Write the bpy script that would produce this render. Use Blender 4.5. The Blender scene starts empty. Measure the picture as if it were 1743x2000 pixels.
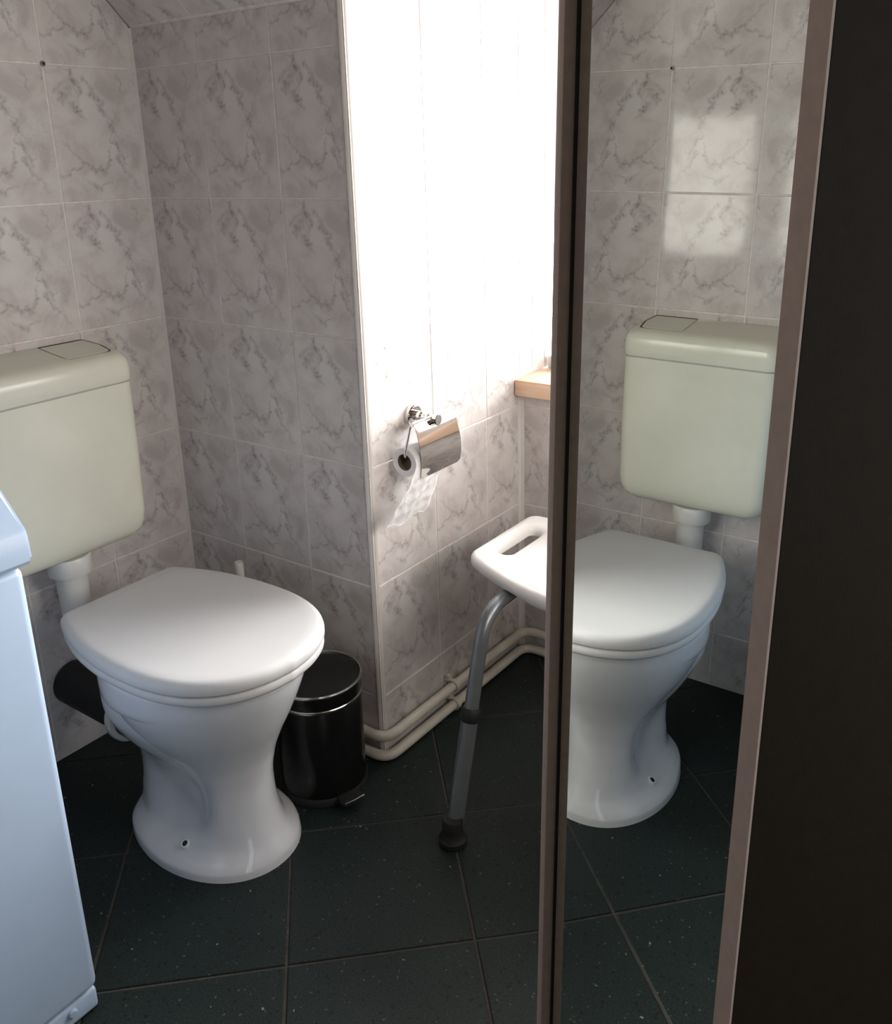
import bpy, bmesh, math, random
from mathutils import Vector, Matrix
random.seed(7)
S = bpy.context.scene
COL = S.collection
PI = math.pi

# ------------------------------------------------------------------ camera
YAW, PITCH, ROLL = 0.62783, 0.299906, -0.02768
CAM = Vector((1.66945, -1.23837, 1.20738))
fwd = Vector((-math.sin(YAW)*math.cos(PITCH), math.cos(YAW)*math.cos(PITCH), -math.sin(PITCH)))
rgt = Vector((math.cos(YAW), math.sin(YAW), 0)); upv = rgt.cross(fwd)
R_ = rgt*math.cos(ROLL) + upv*math.sin(ROLL); U_ = -rgt*math.sin(ROLL) + upv*math.cos(ROLL)
cam = bpy.data.cameras.new('camera'); co = bpy.data.objects.new('camera', cam); COL.objects.link(co)
co.matrix_world = Matrix(((R_.x, U_.x, -fwd.x, CAM.x), (R_.y, U_.y, -fwd.y, CAM.y), (R_.z, U_.z, -fwd.z, CAM.z), (0, 0, 0, 1)))
cam.sensor_fit = 'VERTICAL'; cam.sensor_height = 36; cam.lens = 36*1783.43/2000
cam.shift_x = -(886.46-871.5)/2000; cam.shift_y = -(1000-856.0)/2000
cam.clip_start = 0.02
S.camera = co
# ------------------------------------------------------------------ world, light, exposure
w = bpy.data.worlds.new('world'); S.world = w; w.use_nodes = True
wb = w.node_tree.nodes['Background']; wb.inputs[0].default_value = (0.88, 0.94, 1, 1); wb.inputs[1].default_value = 1.3
def area(name, loc, direction, sx, sy, power, col):
    l = bpy.data.lights.new(name, 'AREA'); l.shape = 'RECTANGLE'; l.size = sx; l.size_y = sy
    l.energy = power; l.color = col
    o = bpy.data.objects.new(name, l); COL.objects.link(o); o.location = loc
    o.rotation_euler = Vector(direction).to_track_quat('-Z', 'Z').to_euler()
    return o
WIN_POWER, SIDE_POWER, COOL_FILL_POWER = 116.0, 27.0, 0.5
area('window_daylight', (1.16, 0.745, 1.215), (0, -1, 0), 1.24, 1.03, WIN_POWER, (1.0, 0.985, 0.96))
area('side_fill', (1.90, 0.33, 1.12), (-1, 0, 0), 0.54, 2.06, SIDE_POWER, (1.0, 0.93, 0.86))  # lamp of the unseen side window, added to brighten the lower niche wall
area('cool_fill', (2.62, -1.45, 1.35), (-1, 0.1, -0.1), 0.8, 1.6, COOL_FILL_POWER, (0.62, 0.8, 1.0))  # cool fill lamp, added for the blue tone on the washing machine
S.view_settings.view_transform = 'Standard'; S.view_settings.look = 'None'
S.view_settings.gamma = 1; S.view_settings.use_curve_mapping = False
S.view_settings.exposure = 0.08

# ------------------------------------------------------------------ materials
def newmat(name):
    m = bpy.data.materials.new(name); m.use_nodes = True
    return m, m.node_tree, m.node_tree.nodes['Principled BSDF']
def plain(name, col, rough=0.5, metal=0.0, coat=0.0, spec=0.5, bump=0.0, bscale=200, var=0.04):
    m, nt, b = newmat(name)
    tc = nt.nodes.new('ShaderNodeTexCoord')
    nz = nt.nodes.new('ShaderNodeTexNoise'); nz.inputs['Scale'].default_value = bscale*0.12; nz.inputs['Detail'].default_value = 5
    nt.links.new(tc.outputs['Object'], nz.inputs['Vector'])
    cr = nt.nodes.new('ShaderNodeValToRGB')
    cr.color_ramp.elements[0].position = 0.3; cr.color_ramp.elements[1].position = 0.7
    cr.color_ramp.elements[0].color = (*[max(0, c*(1-var)) for c in col], 1); cr.color_ramp.elements[1].color = (*[c*(1+var) for c in col], 1)
    nt.links.new(nz.outputs['Fac'], cr.inputs['Fac']); nt.links.new(cr.outputs['Color'], b.inputs['Base Color'])
    b.inputs['Roughness'].default_value = rough; b.inputs['Metallic'].default_value = metal
    b.inputs['Coat Weight'].default_value = coat; b.inputs['Specular IOR Level'].default_value = spec
    if bump:
        n2 = nt.nodes.new('ShaderNodeTexNoise'); n2.inputs['Scale'].default_value = bscale; n2.inputs['Detail'].default_value = 4
        nt.links.new(tc.outputs['Object'], n2.inputs['Vector'])
        bp = nt.nodes.new('ShaderNodeBump'); bp.inputs['Strength'].default_value = bump; bp.inputs['Distance'].default_value = 0.002
        nt.links.new(n2.outputs['Fac'], bp.inputs['Height']); nt.links.new(bp.outputs['Normal'], b.inputs['Normal'])
    return m

# the print on the wall tiles: (u, v from the top, u2, v2, half width in m, strength)
VEINS = [
 (.25,.03,.30,.13,.0065,.9),(.30,.13,.34,.20,.006,.7),(.06,.19,.20,.12,.004,.5),(.20,.12,.30,.13,.004,.5),
 (.24,.17,.15,.22,.009,.55),(.15,.20,.12,.26,.005,.95),(.26,.29,.31,.34,.0055,.95),(.29,.24,.26,.30,.006,.4),
 (.40,.09,.48,.19,.004,.6),(.46,.18,.56,.27,.008,.85),(.52,.24,.58,.33,.008,.85),(.58,.33,.64,.40,.004,.5),
 (.64,.40,.66,.47,.006,.75),(.66,.47,.60,.55,.003,.55),(.60,.55,.68,.60,.003,.7),(.68,.58,.74,.67,.006,.8),
 (.66,.64,.73,.78,.0035,.8),(.73,.66,.78,.80,.003,.55),(.70,.50,.80,.62,.010,.28),(.80,.56,.90,.76,.006,.3),
 (.03,.80,.20,.745,.0035,.7),(.20,.745,.28,.70,.004,.7),(.28,.70,.40,.77,.004,.8),(.40,.77,.50,.78,.0045,.95),
 (.50,.78,.58,.70,.004,.75),(.58,.70,.58,.60,.003,.45),(.08,.56,.28,.68,.0028,.45),(.30,.85,.36,.89,.003,.35),
 (.38,.88,.42,.91,.008,.7),(.42,.89,.56,.85,.003,.5),(.76,.05,.84,.20,.0026,.55),(.95,.02,.96,.12,.003,.55),
 (.82,.30,.98,.52,.012,.22),(.60,.20,.96,.70,.022,.17),(.05,.62,.40,.98,.016,.10),(.66,.86,.90,.98,.012,.14),(.20,.93,.24,.99,.003,.3),
 (.80,.80,.93,.99,.0026,.35),(.02,.30,.10,.5,.010,.12)]
def tile_material():
    m, nt, b = newmat('marble_print_tile')
    N = nt.nodes.new; Lk = nt.links.new
    tc = N('ShaderNodeTexCoord')
    def noise(scale, detail=4, dist=0.0):
        n = N('ShaderNodeTexNoise'); n.inputs['Scale'].default_value = scale; n.inputs['Detail'].default_value = detail
        n.inputs['Distortion'].default_value = dist
        Lk(tc.outputs['Object'], n.inputs['Vector']); return n
    n1 = noise(55, 5)
    sub = N('ShaderNodeVectorMath'); sub.operation = 'SUBTRACT'; sub.inputs[1].default_value = (.5, .5, .5); Lk(n1.outputs['Color'], sub.inputs[0])
    sc = N('ShaderNodeVectorMath'); sc.operation = 'MULTIPLY'; sc.inputs[1].default_value = (.034, .034, 0); Lk(sub.outputs[0], sc.inputs[0])
    ad = N('ShaderNodeVectorMath'); ad.operation = 'ADD'; Lk(tc.outputs['Object'], ad.inputs[0]); Lk(sc.outputs[0], ad.inputs[1])
    fl = N('ShaderNodeVectorMath'); fl.operation = 'MULTIPLY'; fl.inputs[1].default_value = (1, 1, 0); Lk(ad.outputs[0], fl.inputs[0])
    P = fl.outputs[0]; acc = None
    for (u, v, u2, v2, wd, st) in VEINS:
        a = Vector((u*.2, (1-v)*.25, 0)); e = Vector((u2*.2, (1-v2)*.25, 0)) - a; L2 = e.length_squared
        d0 = N('ShaderNodeVectorMath'); d0.operation = 'SUBTRACT'; Lk(P, d0.inputs[0]); d0.inputs[1].default_value = a
        dt = N('ShaderNodeVectorMath'); dt.operation = 'DOT_PRODUCT'; Lk(d0.outputs[0], dt.inputs[0]); dt.inputs[1].default_value = e/L2
        cl = N('ShaderNodeClamp'); Lk(dt.outputs['Value'], cl.inputs['Value'])
        s1 = N('ShaderNodeVectorMath'); s1.operation = 'SCALE'; s1.inputs[0].default_value = e; Lk(cl.outputs[0], s1.inputs['Scale'])
        ds = N('ShaderNodeVectorMath'); ds.operation = 'DISTANCE'; Lk(d0.outputs[0], ds.inputs[0]); Lk(s1.outputs[0], ds.inputs[1])
        mp = N('ShaderNodeMapRange'); mp.inputs[1].default_value = 0; mp.inputs[2].default_value = wd*1.7; mp.inputs[3].default_value = st*.95; mp.inputs[4].default_value = 0
        Lk(ds.outputs['Value'], mp.inputs[0])
        if acc is None: acc = mp.outputs[0]
        else:
            mx = N('ShaderNodeMath'); mx.operation = 'MAXIMUM'; Lk(acc, mx.inputs[0]); Lk(mp.outputs[0], mx.inputs[1]); acc = mx.outputs[0]
    n2 = noise(150, 6)
    r2 = N('ShaderNodeMapRange'); r2.inputs[1].default_value = .30; r2.inputs[2].default_value = .68; r2.inputs[3].default_value = .18; r2.inputs[4].default_value = 1.15
    Lk(n2.outputs['Fac'], r2.inputs[0])
    mu = N('ShaderNodeMath'); mu.operation = 'MULTIPLY'; mu.use_clamp = True; Lk(acc, mu.inputs[0]); Lk(r2.outputs[0], mu.inputs[1])
    # clouds of pale grey and pale rose
    n3 = noise(17, 4, .6); cr = N('ShaderNodeValToRGB'); els = cr.color_ramp.elements
    els[0].position = .34; els[0].color = (.59, .545, .53, 1); els[1].position = .62; els[1].color = (.72, .695, .675, 1)
    e = els.new(.47); e.color = (.69, .64, .62, 1)
    Lk(n3.outputs['Fac'], cr.inputs['Fac'])
    mix = N('ShaderNodeMix'); mix.data_type = 'RGBA'; Lk(mu.outputs[0], mix.inputs[0]); Lk(cr.outputs['Color'], mix.inputs[6]); mix.inputs[7].default_value = (.30, .265, .26, 1)
    Lk(mix.outputs[2], b.inputs['Base Color'])
    b.inputs['Roughness'].default_value = .085; b.inputs['Specular IOR Level'].default_value = .5
    n4 = noise(9, 2); bp = N('ShaderNodeBump'); bp.inputs['Strength'].default_value = .05; bp.inputs['Distance'].default_value = .01
    Lk(n4.outputs['Fac'], bp.inputs['Height']); Lk(bp.outputs['Normal'], b.inputs['Normal'])
    return m
def floor_material():
    m, nt, b = newmat('speckled_green_stoneware')
    N = nt.nodes.new; Lk = nt.links.new
    tc = N('ShaderNodeTexCoord'); gm = N('ShaderNodeNewGeometry')
    n1 = N('ShaderNodeTexNoise'); n1.inputs['Scale'].default_value = 320; n1.inputs['Detail'].default_value = 3; Lk(gm.outputs['Position'], n1.inputs['Vector'])
    cr = N('ShaderNodeValToRGB'); e = cr.color_ramp.elements
    e[0].position = .35; e[0].color = (.006, .011, .0105, 1); e[1].position = .70; e[1].color = (.019, .030, .027, 1)
    Lk(n1.outputs['Fac'], cr.inputs['Fac'])
    prev = cr.outputs['Color']
    for scale, thr, col, keep in ((75, .085, (.24, .24, .21, 1), .90), (150, .15, (.075, .085, .078, 1), .82), (120, .2, (.004, .006, .006, 1), .6)):
        vo = N('ShaderNodeTexVoronoi'); vo.inputs['Scale'].default_value = scale; vo.inputs['Randomness'].default_value = 1
        wn = N('ShaderNodeTexNoise'); wn.inputs['Scale'].default_value = 260; Lk(gm.outputs['Position'], wn.inputs['Vector'])
        ms = N('ShaderNodeMix'); ms.data_type = 'VECTOR'; ms.inputs[0].default_value = .006; Lk(gm.outputs['Position'], ms.inputs[4]); Lk(wn.outputs['Color'], ms.inputs[5])
        Lk(ms.outputs[1], vo.inputs['Vector'])
        lt = N('ShaderNodeMath'); lt.operation = 'LESS_THAN'; Lk(vo.outputs['Distance'], lt.inputs[0])
        sx = N('ShaderNodeSeparateColor'); Lk(vo.outputs['Color'], sx.inputs[0])
        sz = N('ShaderNodeMath'); sz.operation = 'MULTIPLY'; Lk(sx.outputs[1], sz.inputs[0]); sz.inputs[1].default_value = thr*2; Lk(sz.outputs[0], lt.inputs[1])
        gt = N('ShaderNodeMath'); gt.operation = 'GREATER_THAN'; Lk(sx.outputs[0], gt.inputs[0]); gt.inputs[1].default_value = keep
        an = N('ShaderNodeMath'); an.operation = 'MULTIPLY'; Lk(lt.outputs[0], an.inputs[0]); Lk(gt.outputs[0], an.inputs[1])
        mx = N('ShaderNodeMix'); mx.data_type = 'RGBA'; Lk(an.outputs[0], mx.inputs[0]); Lk(prev, mx.inputs[6]); mx.inputs[7].default_value = col
        prev = mx.outputs[2]
    Lk(prev, b.inputs['Base Color']); b.inputs['Roughness'].default_value = .5; b.inputs['Specular IOR Level'].default_value = .3
    bp = N('ShaderNodeBump'); bp.inputs['Strength'].default_value = .15; bp.inputs['Distance'].default_value = .001
    Lk(n1.outputs['Fac'], bp.inputs['Height']); Lk(bp.outputs['Normal'], b.inputs['Normal'])
    return m
def wood_material():
    m, nt, b = newmat('light_wood')
    N = nt.nodes.new; Lk = nt.links.new
    tc = N('ShaderNodeTexCoord'); mp = N('ShaderNodeMapping'); mp.inputs['Scale'].default_value = (2, 40, 40); Lk(tc.outputs['Object'], mp.inputs['Vector'])
    nz = N('ShaderNodeTexNoise'); nz.inputs['Scale'].default_value = 3; nz.inputs['Detail'].default_value = 6; Lk(mp.outputs[0], nz.inputs['Vector'])
    cr = N('ShaderNodeValToRGB'); cr.color_ramp.elements[0].position = .35; cr.color_ramp.elements[1].position = .7
    cr.color_ramp.elements[0].color = (.70, .46, .30, 1); cr.color_ramp.elements[1].color = (.88, .64, .47, 1)
    Lk(nz.outputs['Fac'], cr.inputs['Fac']); Lk(cr.outputs['Color'], b.inputs['Base Color']); b.inputs['Roughness'].default_value = .4
    return m
def brown_material(name, col):
    m = plain(name, col, .5, spec=.15, bump=.06, bscale=900, var=.08); return m
def glass_material():
    m, nt, b = newmat('window_glass'); N = nt.nodes.new; Lk = nt.links.new
    nt.nodes.remove(b); tr = N('ShaderNodeBsdfTransparent'); gl = N('ShaderNodeBsdfGlossy'); gl.inputs['Roughness'].default_value = .02
    fr = N('ShaderNodeFresnel'); fr.inputs[0].default_value = 1.45; mx = N('ShaderNodeMixShader')
    Lk(fr.outputs[0], mx.inputs[0]); Lk(tr.outputs[0], mx.inputs[1]); Lk(gl.outputs[0], mx.inputs[2]); Lk(mx.outputs[0], nt.nodes['Material Output'].inputs[0])
    return m
M_TILE = tile_material(); M_FLOOR = floor_material(); M_WOOD = wood_material(); M_GLASS = glass_material()
M_GROUT = plain('wall_grout', (.80, .735, .70), .8, bump=.3, bscale=500, var=.12)
M_FGROUT = plain('floor_grout', (.060, .050, .042), .9, bump=.4, bscale=400, var=.25)
M_BEAD = plain('white_corner_bead', (.76, .72, .69), .35, var=.05)
M_CAULK = plain('pale_caulk', (.70, .66, .62), .5, var=.06)
M_PLASTER = plain('painted_plaster', (.17, .15, .13), .8, bump=.2, bscale=120)  # unseen walls and ceiling kept dark so they bounce little light
M_CERAMIC = plain('white_sanitary_ceramic', (.74, .75, .78), .07, coat=.3, var=.01)
M_LID = plain('white_seat_plastic', (.61, .605, .61), .55, spec=.25, var=.01)
M_CISTERN = plain('yellowed_cistern_plastic', (.78, .78, .66), .16, var=.02)
M_PVC = plain('white_pipe_plastic', (.72, .71, .68), .3, var=.03)
M_GREYPVC = plain('grey_seal', (.45, .44, .42), .5)
M_DARK = plain('dark_gap', (.012, .011, .010), .6)
M_CHROME = plain('chrome', (.80, .78, .76), .05, metal=1, var=.01)
M_STEEL = plain('black_glossy_steel', (.006, .006, .006), .25, metal=0, coat=.0, spec=.35, bump=.02, bscale=60)
M_RIM = plain('polished_steel_rim', (.55, .54, .52), .2, metal=1)
M_BLACK = plain('black_rubber', (.012, .012, .012), .6)
M_PIPE = plain('cream_painted_pipe', (.66, .62, .54), .38, bump=.15, bscale=150, var=.08)
M_ALU = plain('grey_coated_tube', (.20, .215, .23), .33, metal=.55, var=.05)
M_STOOL = plain('white_moulded_plastic', (.84, .82, .80), .3, bump=.04, bscale=400, var=.01)
M_PAPER = plain('soft_white_paper', (.88, .86, .86), .95, bump=.6, bscale=90, var=.03)
M_CARD = plain('grey_card_core', (.16, .12, .09), .9)
M_WASH = plain('blue_cast_enamel', (.33, .41, .53), .28, var=.015)  # white enamel with the blue of the cool light mixed into its colour
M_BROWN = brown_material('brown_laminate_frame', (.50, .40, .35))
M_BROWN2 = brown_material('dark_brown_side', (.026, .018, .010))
M_MIRROR = plain('silvered_mirror', (.85, .89, .85), .0, metal=1, var=0.0)

# ------------------------------------------------------------------ helpers
def obj(name, bm, mat, parent=None, loc=None, smooth=True, sharp=0.6):
    """link bm (world coordinates, or the parent's own frame for a rotated parent) as one mesh object"""
    bmesh.ops.recalc_face_normals(bm, faces=bm.faces)
    base = Vector((0, 0, 0))
    if parent is not None and not parent.get('_local'):
        base = Vector(parent['_base'])
    elif parent is None and loc is not None: base = Vector(loc)
    if base.length > 0: bmesh.ops.translate(bm, verts=bm.verts, vec=-base)
    me = bpy.data.meshes.new(name); bm.to_mesh(me); bm.free()
    if smooth:
        for p in me.polygons: p.use_smooth = True
        try: me.set_sharp_from_angle(angle=sharp)
        except Exception: pass
    me.materials.append(mat)
    o = bpy.data.objects.new(name, me); COL.objects.link(o)
    if parent is not None:
        o.parent = parent; o['_base'] = list(base) if not parent.get('_local') else [0, 0, 0]
        if parent.get('_local'): o['_local'] = 1
    else:
        o.location = base; o['_base'] = list(base)
    return o
def sub(name, bm, mat, part, **k):
    o = obj(name, bm, mat, part, **k); return o
def thing(name, label, cat, loc, group=None):
    o = bpy.data.objects.new(name, None); COL.objects.link(o); o.location = loc; o.empty_display_size = .05
    o['_base'] = list(loc); o['label'] = label; o['category'] = cat
    if group: o['group'] = group
    return o
def tag(o, label, cat, group=None):
    o['label'] = label; o['category'] = cat
    if group: o['group'] = group
    return o
def box(bm, lo, hi, bev=0.0, seg=2):
    r = bmesh.ops.create_cube(bm, size=1); vs = r['verts']
    bmesh.ops.scale(bm, vec=[max(hi[i]-lo[i], 1e-5) for i in range(3)], verts=vs)
    bmesh.ops.translate(bm, vec=[(hi[i]+lo[i])/2 for i in range(3)], verts=vs)
    if bev:
        es = list({e for v in vs for e in v.link_edges}); bmesh.ops.bevel(bm, geom=es, offset=bev, segments=seg, affect='EDGES', profile=.5)
    return bm
def B(lo, hi, bev=0.0, seg=2): return box(bmesh.new(), lo, hi, bev, seg)
def loft(bm, rings, cap0=True, cap1=True, closed=True):
    vr = [[bm.verts.new(p) for p in r] for r in rings]
    n = len(vr[0])
    for a, b in zip(vr, vr[1:]):
        for i in range(n if closed else n-1):
            j = (i+1) % n; bm.faces.new((a[i], a[j], b[j], b[i]))
    if cap0: bm.faces.new(list(reversed(vr[0])))
    if cap1: bm.faces.new(vr[-1])
    return vr
def lathe(bm, c, prof, axis='z', n=40, cap0=True, cap1=True):
    c = Vector(c); rings = []
    for (r, h) in prof:
        ring = []
        for i in range(n):
            a = 2*PI*i/n; x, y = r*math.cos(a), r*math.sin(a)
            ring.append(c + {'z': Vector((x, y, h)), 'x': Vector((h, x, y)), 'y': Vector((y, h, x))}[axis])
        rings.append(ring)
    loft(bm, rings, cap0, cap1); return bm
def fillet(pts, r, seg=8):
    out = [Vector(pts[0])]
    for a, b, c in zip(pts, pts[1:], pts[2:]):
        a, b, c = Vector(a), Vector(b), Vector(c); d1 = (a-b).normalized(); d2 = (c-b).normalized()
        ang = d1.angle(d2); t = min(r/math.tan(ang/2), (a-b).length*.49, (c-b).length*.49)
        p0, p1 = b+d1*t, b+d2*t
        for k in range(seg+1):
            s = k/seg; out.append(p0*(1-s)**2 + b*2*s*(1-s) + p1*s*s)
    out.append(Vector(pts[-1])); return out
def tube(bm, path, r, n=14, caps=True):
    path = [Vector(p) for p in path]; rings = []; prev = None
    for i, p in enumerate(path):
        t = (path[min(i+1, len(path)-1)] - path[max(i-1, 0)]).normalized()
        if prev is None:
            u = t.orthogonal().normalized()
        else: u = (prev - t*prev.dot(t)).normalized()
        prev = u; v = t.cross(u); rr = r[i] if isinstance(r, (list, tuple)) else r
        rings.append([p + (u*math.cos(2*PI*k/n) + v*math.sin(2*PI*k/n))*rr for k in range(n)])
    loft(bm, rings, caps, caps); return bm
def cubic(xs, ys, x):
    """monotone-ish cubic through control points"""
    n = len(xs)
    if x <= xs[0]: return ys[0]
    if x >= xs[-1]: return ys[-1]
    i = max(k for k in range(n-1) if xs[k] <= x)
    def slope(k):
        if k == 0 or k == n-1: return 0 if n < 3 else ((ys[1]-ys[0])/(xs[1]-xs[0]) if k == 0 else (ys[-1]-ys[-2])/(xs[-1]-xs[-2]))
        d0 = (ys[k]-ys[k-1])/(xs[k]-xs[k-1]); d1 = (ys[k+1]-ys[k])/(xs[k+1]-xs[k])
        return 0 if d0*d1 <= 0 else 2*d0*d1/(d0+d1)
    h = xs[i+1]-xs[i]; s = (x-xs[i])/h; m0, m1 = slope(i)*h, slope(i+1)*h
    return (2*s**3-3*s*s+1)*ys[i] + (s**3-2*s*s+s)*m0 + (-2*s**3+3*s*s)*ys[i+1] + (s**3-s*s)*m1

# ------------------------------------------------------------------ the setting
TW, TH, JT = .1998, .25, .0026
Z0 = 1.3901                      # height of the joint at the screw
WB, DC = .5689, .5507            # width of the low wall, depth of the dormer cheek
TOPB = 1.467                     # where the sloping ceiling starts
RX, RY, ZC = 2.45, -2.25, 2.42
def struct(o, label=None, cat=None):
    o['kind'] = 'structure'
    if label: o['label'] = label; o['category'] = cat
    return o
_tile_mesh = {}
def tile_mesh(u0, v0, u1, v1, th=.006, ch=.0012, mat=None, tag_=''):
    key = (round(u0, 4), round(v0, 4), round(u1, 4), round(v1, 4), tag_)
    if key in _tile_mesh: return _tile_mesh[key]
    vs = [(u0, v0, -th), (u1, v0, -th), (u1, v1, -th), (u0, v1, -th), (u0, v0, -ch), (u1, v0, -ch), (u1, v1, -ch), (u0, v1, -ch),
          (u0+ch, v0+ch, 0), (u1-ch, v0+ch, 0), (u1-ch, v1-ch, 0), (u0+ch, v1-ch, 0)]
    fs = [(8, 9, 10, 11)]
    for b in (0, 4):
        for i in range(4): fs.append((b+i, b+(i+1) % 4, b+4+(i+1) % 4, b+4+i))
    me = bpy.data.meshes.new('tile'); me.from_pydata(vs, [], fs); me.materials.append(mat or M_TILE)
    _tile_mesh[key] = me; return me
def lay_tiles(wall, origin, ud, vd, urange, vrange, uj, vj, clip=None, flip=False):
    """tiles on a plane: origin + u*ud + v*vd, joints at uj + k*TW and vj + k*TH"""
    ud, vd = Vector(ud), Vector(vd); nd = ud.cross(vd); origin = Vector(origin)
    k0 = math.floor((urange[0]-uj)/TW); k1 = math.ceil((urange[1]-uj)/TW)
    l0 = math.floor((vrange[0]-vj)/TH); l1 = math.ceil((vrange[1]-vj)/TH)
    for k in range(k0, k1):
        for l in range(l0, l1):
            cu, cv = uj+k*TW, vj+l*TH
            a = max(urange[0]-cu, 0)+JT/2; b = min(urange[1]-cu, TW)-JT/2
            c = max(vrange[0]-cv, 0)+JT/2; d = min(vrange[1]-cv, TH)-JT/2
            if b-a < .008 or d-c < .008: continue
            if clip and not clip(cu+(a+b)/2, cv+(c+d)/2): continue
            U, V = ud, vd; o = origin + ud*cu + vd*cv
            if flip:
                U, V = -ud, -vd; o = o + ud*TW + vd*TH; a, b = TW-b, TW-a; c, d = TH-d, TH-c
            t = bpy.data.objects.new('tile', tile_mesh(a, c, b, d)); COL.objects.link(t); t.parent = wall
            rot = Matrix((U, V, nd)).transposed().to_4x4()
            jit = Matrix.Rotation(random.uniform(-.0016, .0016), 4, 'X') @ Matrix.Rotation(random.uniform(-.0016, .0016), 4, 'Y')
            t.matrix_local = Matrix.Translation(o) @ rot @ jit
G = .0011   # grout lies this far behind the tile faces
wall_left = struct(obj('wall_left', B((-.12, RY, 0), (-G, 0, ZC)), M_GROUT, smooth=False), 'marble tiled wall behind the toilet cistern', 'wall')
lay_tiles(wall_left, (0, 0, 0), (0, 1, 0), (0, 0, 1), (-1.6, -.003), (0.0, ZC), -.1985, Z0-6*TH, clip=lambda u, v: v < TOPB+(-u)+.05)
bm = B((-.12, G, 0), (WB-G, .12, TOPB+.05))
wall_back = struct(obj('wall_back', bm, M_GROUT, smooth=False), 'low marble tiled knee wall between toilet corner and window niche', 'wall')
lay_tiles(wall_back, (0, 0, 0), (1, 0, 0), (0, 0, 1), (.003, WB-.011), (0.0, TOPB), .1933-TW, Z0-6*TH)
WX0, WX1, WZ0, WZ1, YW = WB, 1.752, .706, 1.72, .66
bm = B((WB-.1, .12, 0), (WB-G, YW+.004, ZC)); box(bm, (WB-.1, .011, TOPB+.04), (WB-G, .12, ZC))
loft(bm, [[(x, 0.0, TOPB+.03), (x, .011, TOPB+.03), (x, .011, ZC), (x, -(ZC-TOPB)+.03, ZC)] for x in (WB-.1, WB-G)])
wall_alcove = struct(obj('wall_alcove', bm, M_GROUT, smooth=False), 'brightly lit tiled niche wall carrying the toilet roll holder', 'wall')
lay_tiles(wall_alcove, (WB, 0, 0), (0, 1, 0), (0, 0, 1), (.011, DC-.0015), (0.0, ZC-.02), .2075, Z0-6*TH)
lay_tiles(wall_alcove, (WB, 0, 0), (0, 1, 0), (0, 0, 1), (DC-.0015, YW), (WZ0, ZC-.02), .2075, Z0-6*TH)
# the other cheek of the dormer and the knee wall beyond it
SY0, SY1, SZ0, SZ1 = .06, .60, .10, 2.14
bm = B((WX1+G, SY1, 0), (WX1+.1, YW+.1, ZC)); box(bm, (WX1+G, 0, TOPB+.04), (WX1+.1, SY0, ZC))
box(bm, (WX1+G, SY0, 0), (WX1+.1, SY1, SZ0)); box(bm, (WX1+G, SY0, SZ1), (WX1+.1, SY1, ZC))
loft(bm, [[(x, 0.0, TOPB+.03), (x, .011, TOPB+.03), (x, .011, ZC), (x, -(ZC-TOPB)+.03, ZC)] for x in (WX1+G, WX1+.1)])
wall_cheek = struct(obj('wall_cheek', bm, M_GROUT, smooth=False), 'tiled wall with an added side window on the far side of the window niche', 'wall')
lay_tiles(wall_cheek, (WX1, YW, 0), (0, -1, 0), (0, 0, 1), (.003, YW-.003), (0.0, SZ0-.003), .05, Z0-6*TH)
lay_tiles(wall_cheek, (WX1, YW, 0), (0, -1, 0), (0, 0, 1), (.003, YW-.003), (SZ1+.003, ZC-.02), .05, Z0-6*TH)
win2 = struct(bpy.data.objects.new('window_added', None), 'added unseen side window in the wall facing the toilet roll holder', 'window'); COL.objects.link(win2)
win2.location = (WX1, SY0, SZ0); win2['_base'] = [WX1, SY0, SZ0]  # window added out of sight as the opening for the side light
bm = bmesh.new()
for lo, hi in (((SY0, SZ0), (SY0+.03, SZ1)), ((SY1-.03, SZ0), (SY1, SZ1)), ((SY0+.03, SZ0), (SY1-.03, SZ0+.03)), ((SY0+.03, SZ1-.03), (SY1-.03, SZ1))):
    box(bm, (WX1+.03, lo[0], lo[1]), (WX1+.07, hi[0], hi[1]), .003)
obj('window_frame', bm, M_LID, win2)
obj('pane', B((WX1+.045, SY0+.025, SZ0+.025), (WX1+.051, SY1-.025, SZ1-.025)), M_GLASS, win2, smooth=False)
struct(obj('wall_knee', B((WX1+G, G, 0), (RX, .12, TOPB+.05)), M_PLASTER, smooth=False), 'plain low wall right of the window niche', 'wall')
bm = B((WB-G, DC+G, 0), (WX1+G, YW+.1, WZ0-.04)); box(bm, (WB-.1, YW, WZ1), (WX1+.1, YW+.1, ZC))
wall_window = struct(obj('wall_window', bm, M_GROUT, smooth=False), 'tiled wall under the window with the wooden sill', 'wall')
lay_tiles(wall_window, (0, DC, 0), (1, 0, 0), (0, 0, 1), (WB+.003, WX1-.003), (0.0, WZ0-.041), WB+.11, Z0-6*TH)
struct(obj('wall_right', B((RX, RY, 0), (RX+.12, -1.85, ZC)), M_PLASTER, smooth=False), 'plain painted wall behind the photographer on the right', 'wall')
bm = B((RX, -1.05, 0), (RX+.12, DC+.12, ZC)); box(bm, (RX, -1.85, 2.05), (RX+.12, -1.05, ZC))
struct(obj('wall_doorway', bm, M_PLASTER, smooth=False), 'plain painted wall with a doorway added for the cool fill lamp', 'wall')  # opening added where the cool fill enters
struct(obj('wall_front', B((-.12, RY-.12, 0), (RX+.12, RY, ZC)), M_PLASTER, smooth=False), 'plain painted wall behind the camera', 'wall')
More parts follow.
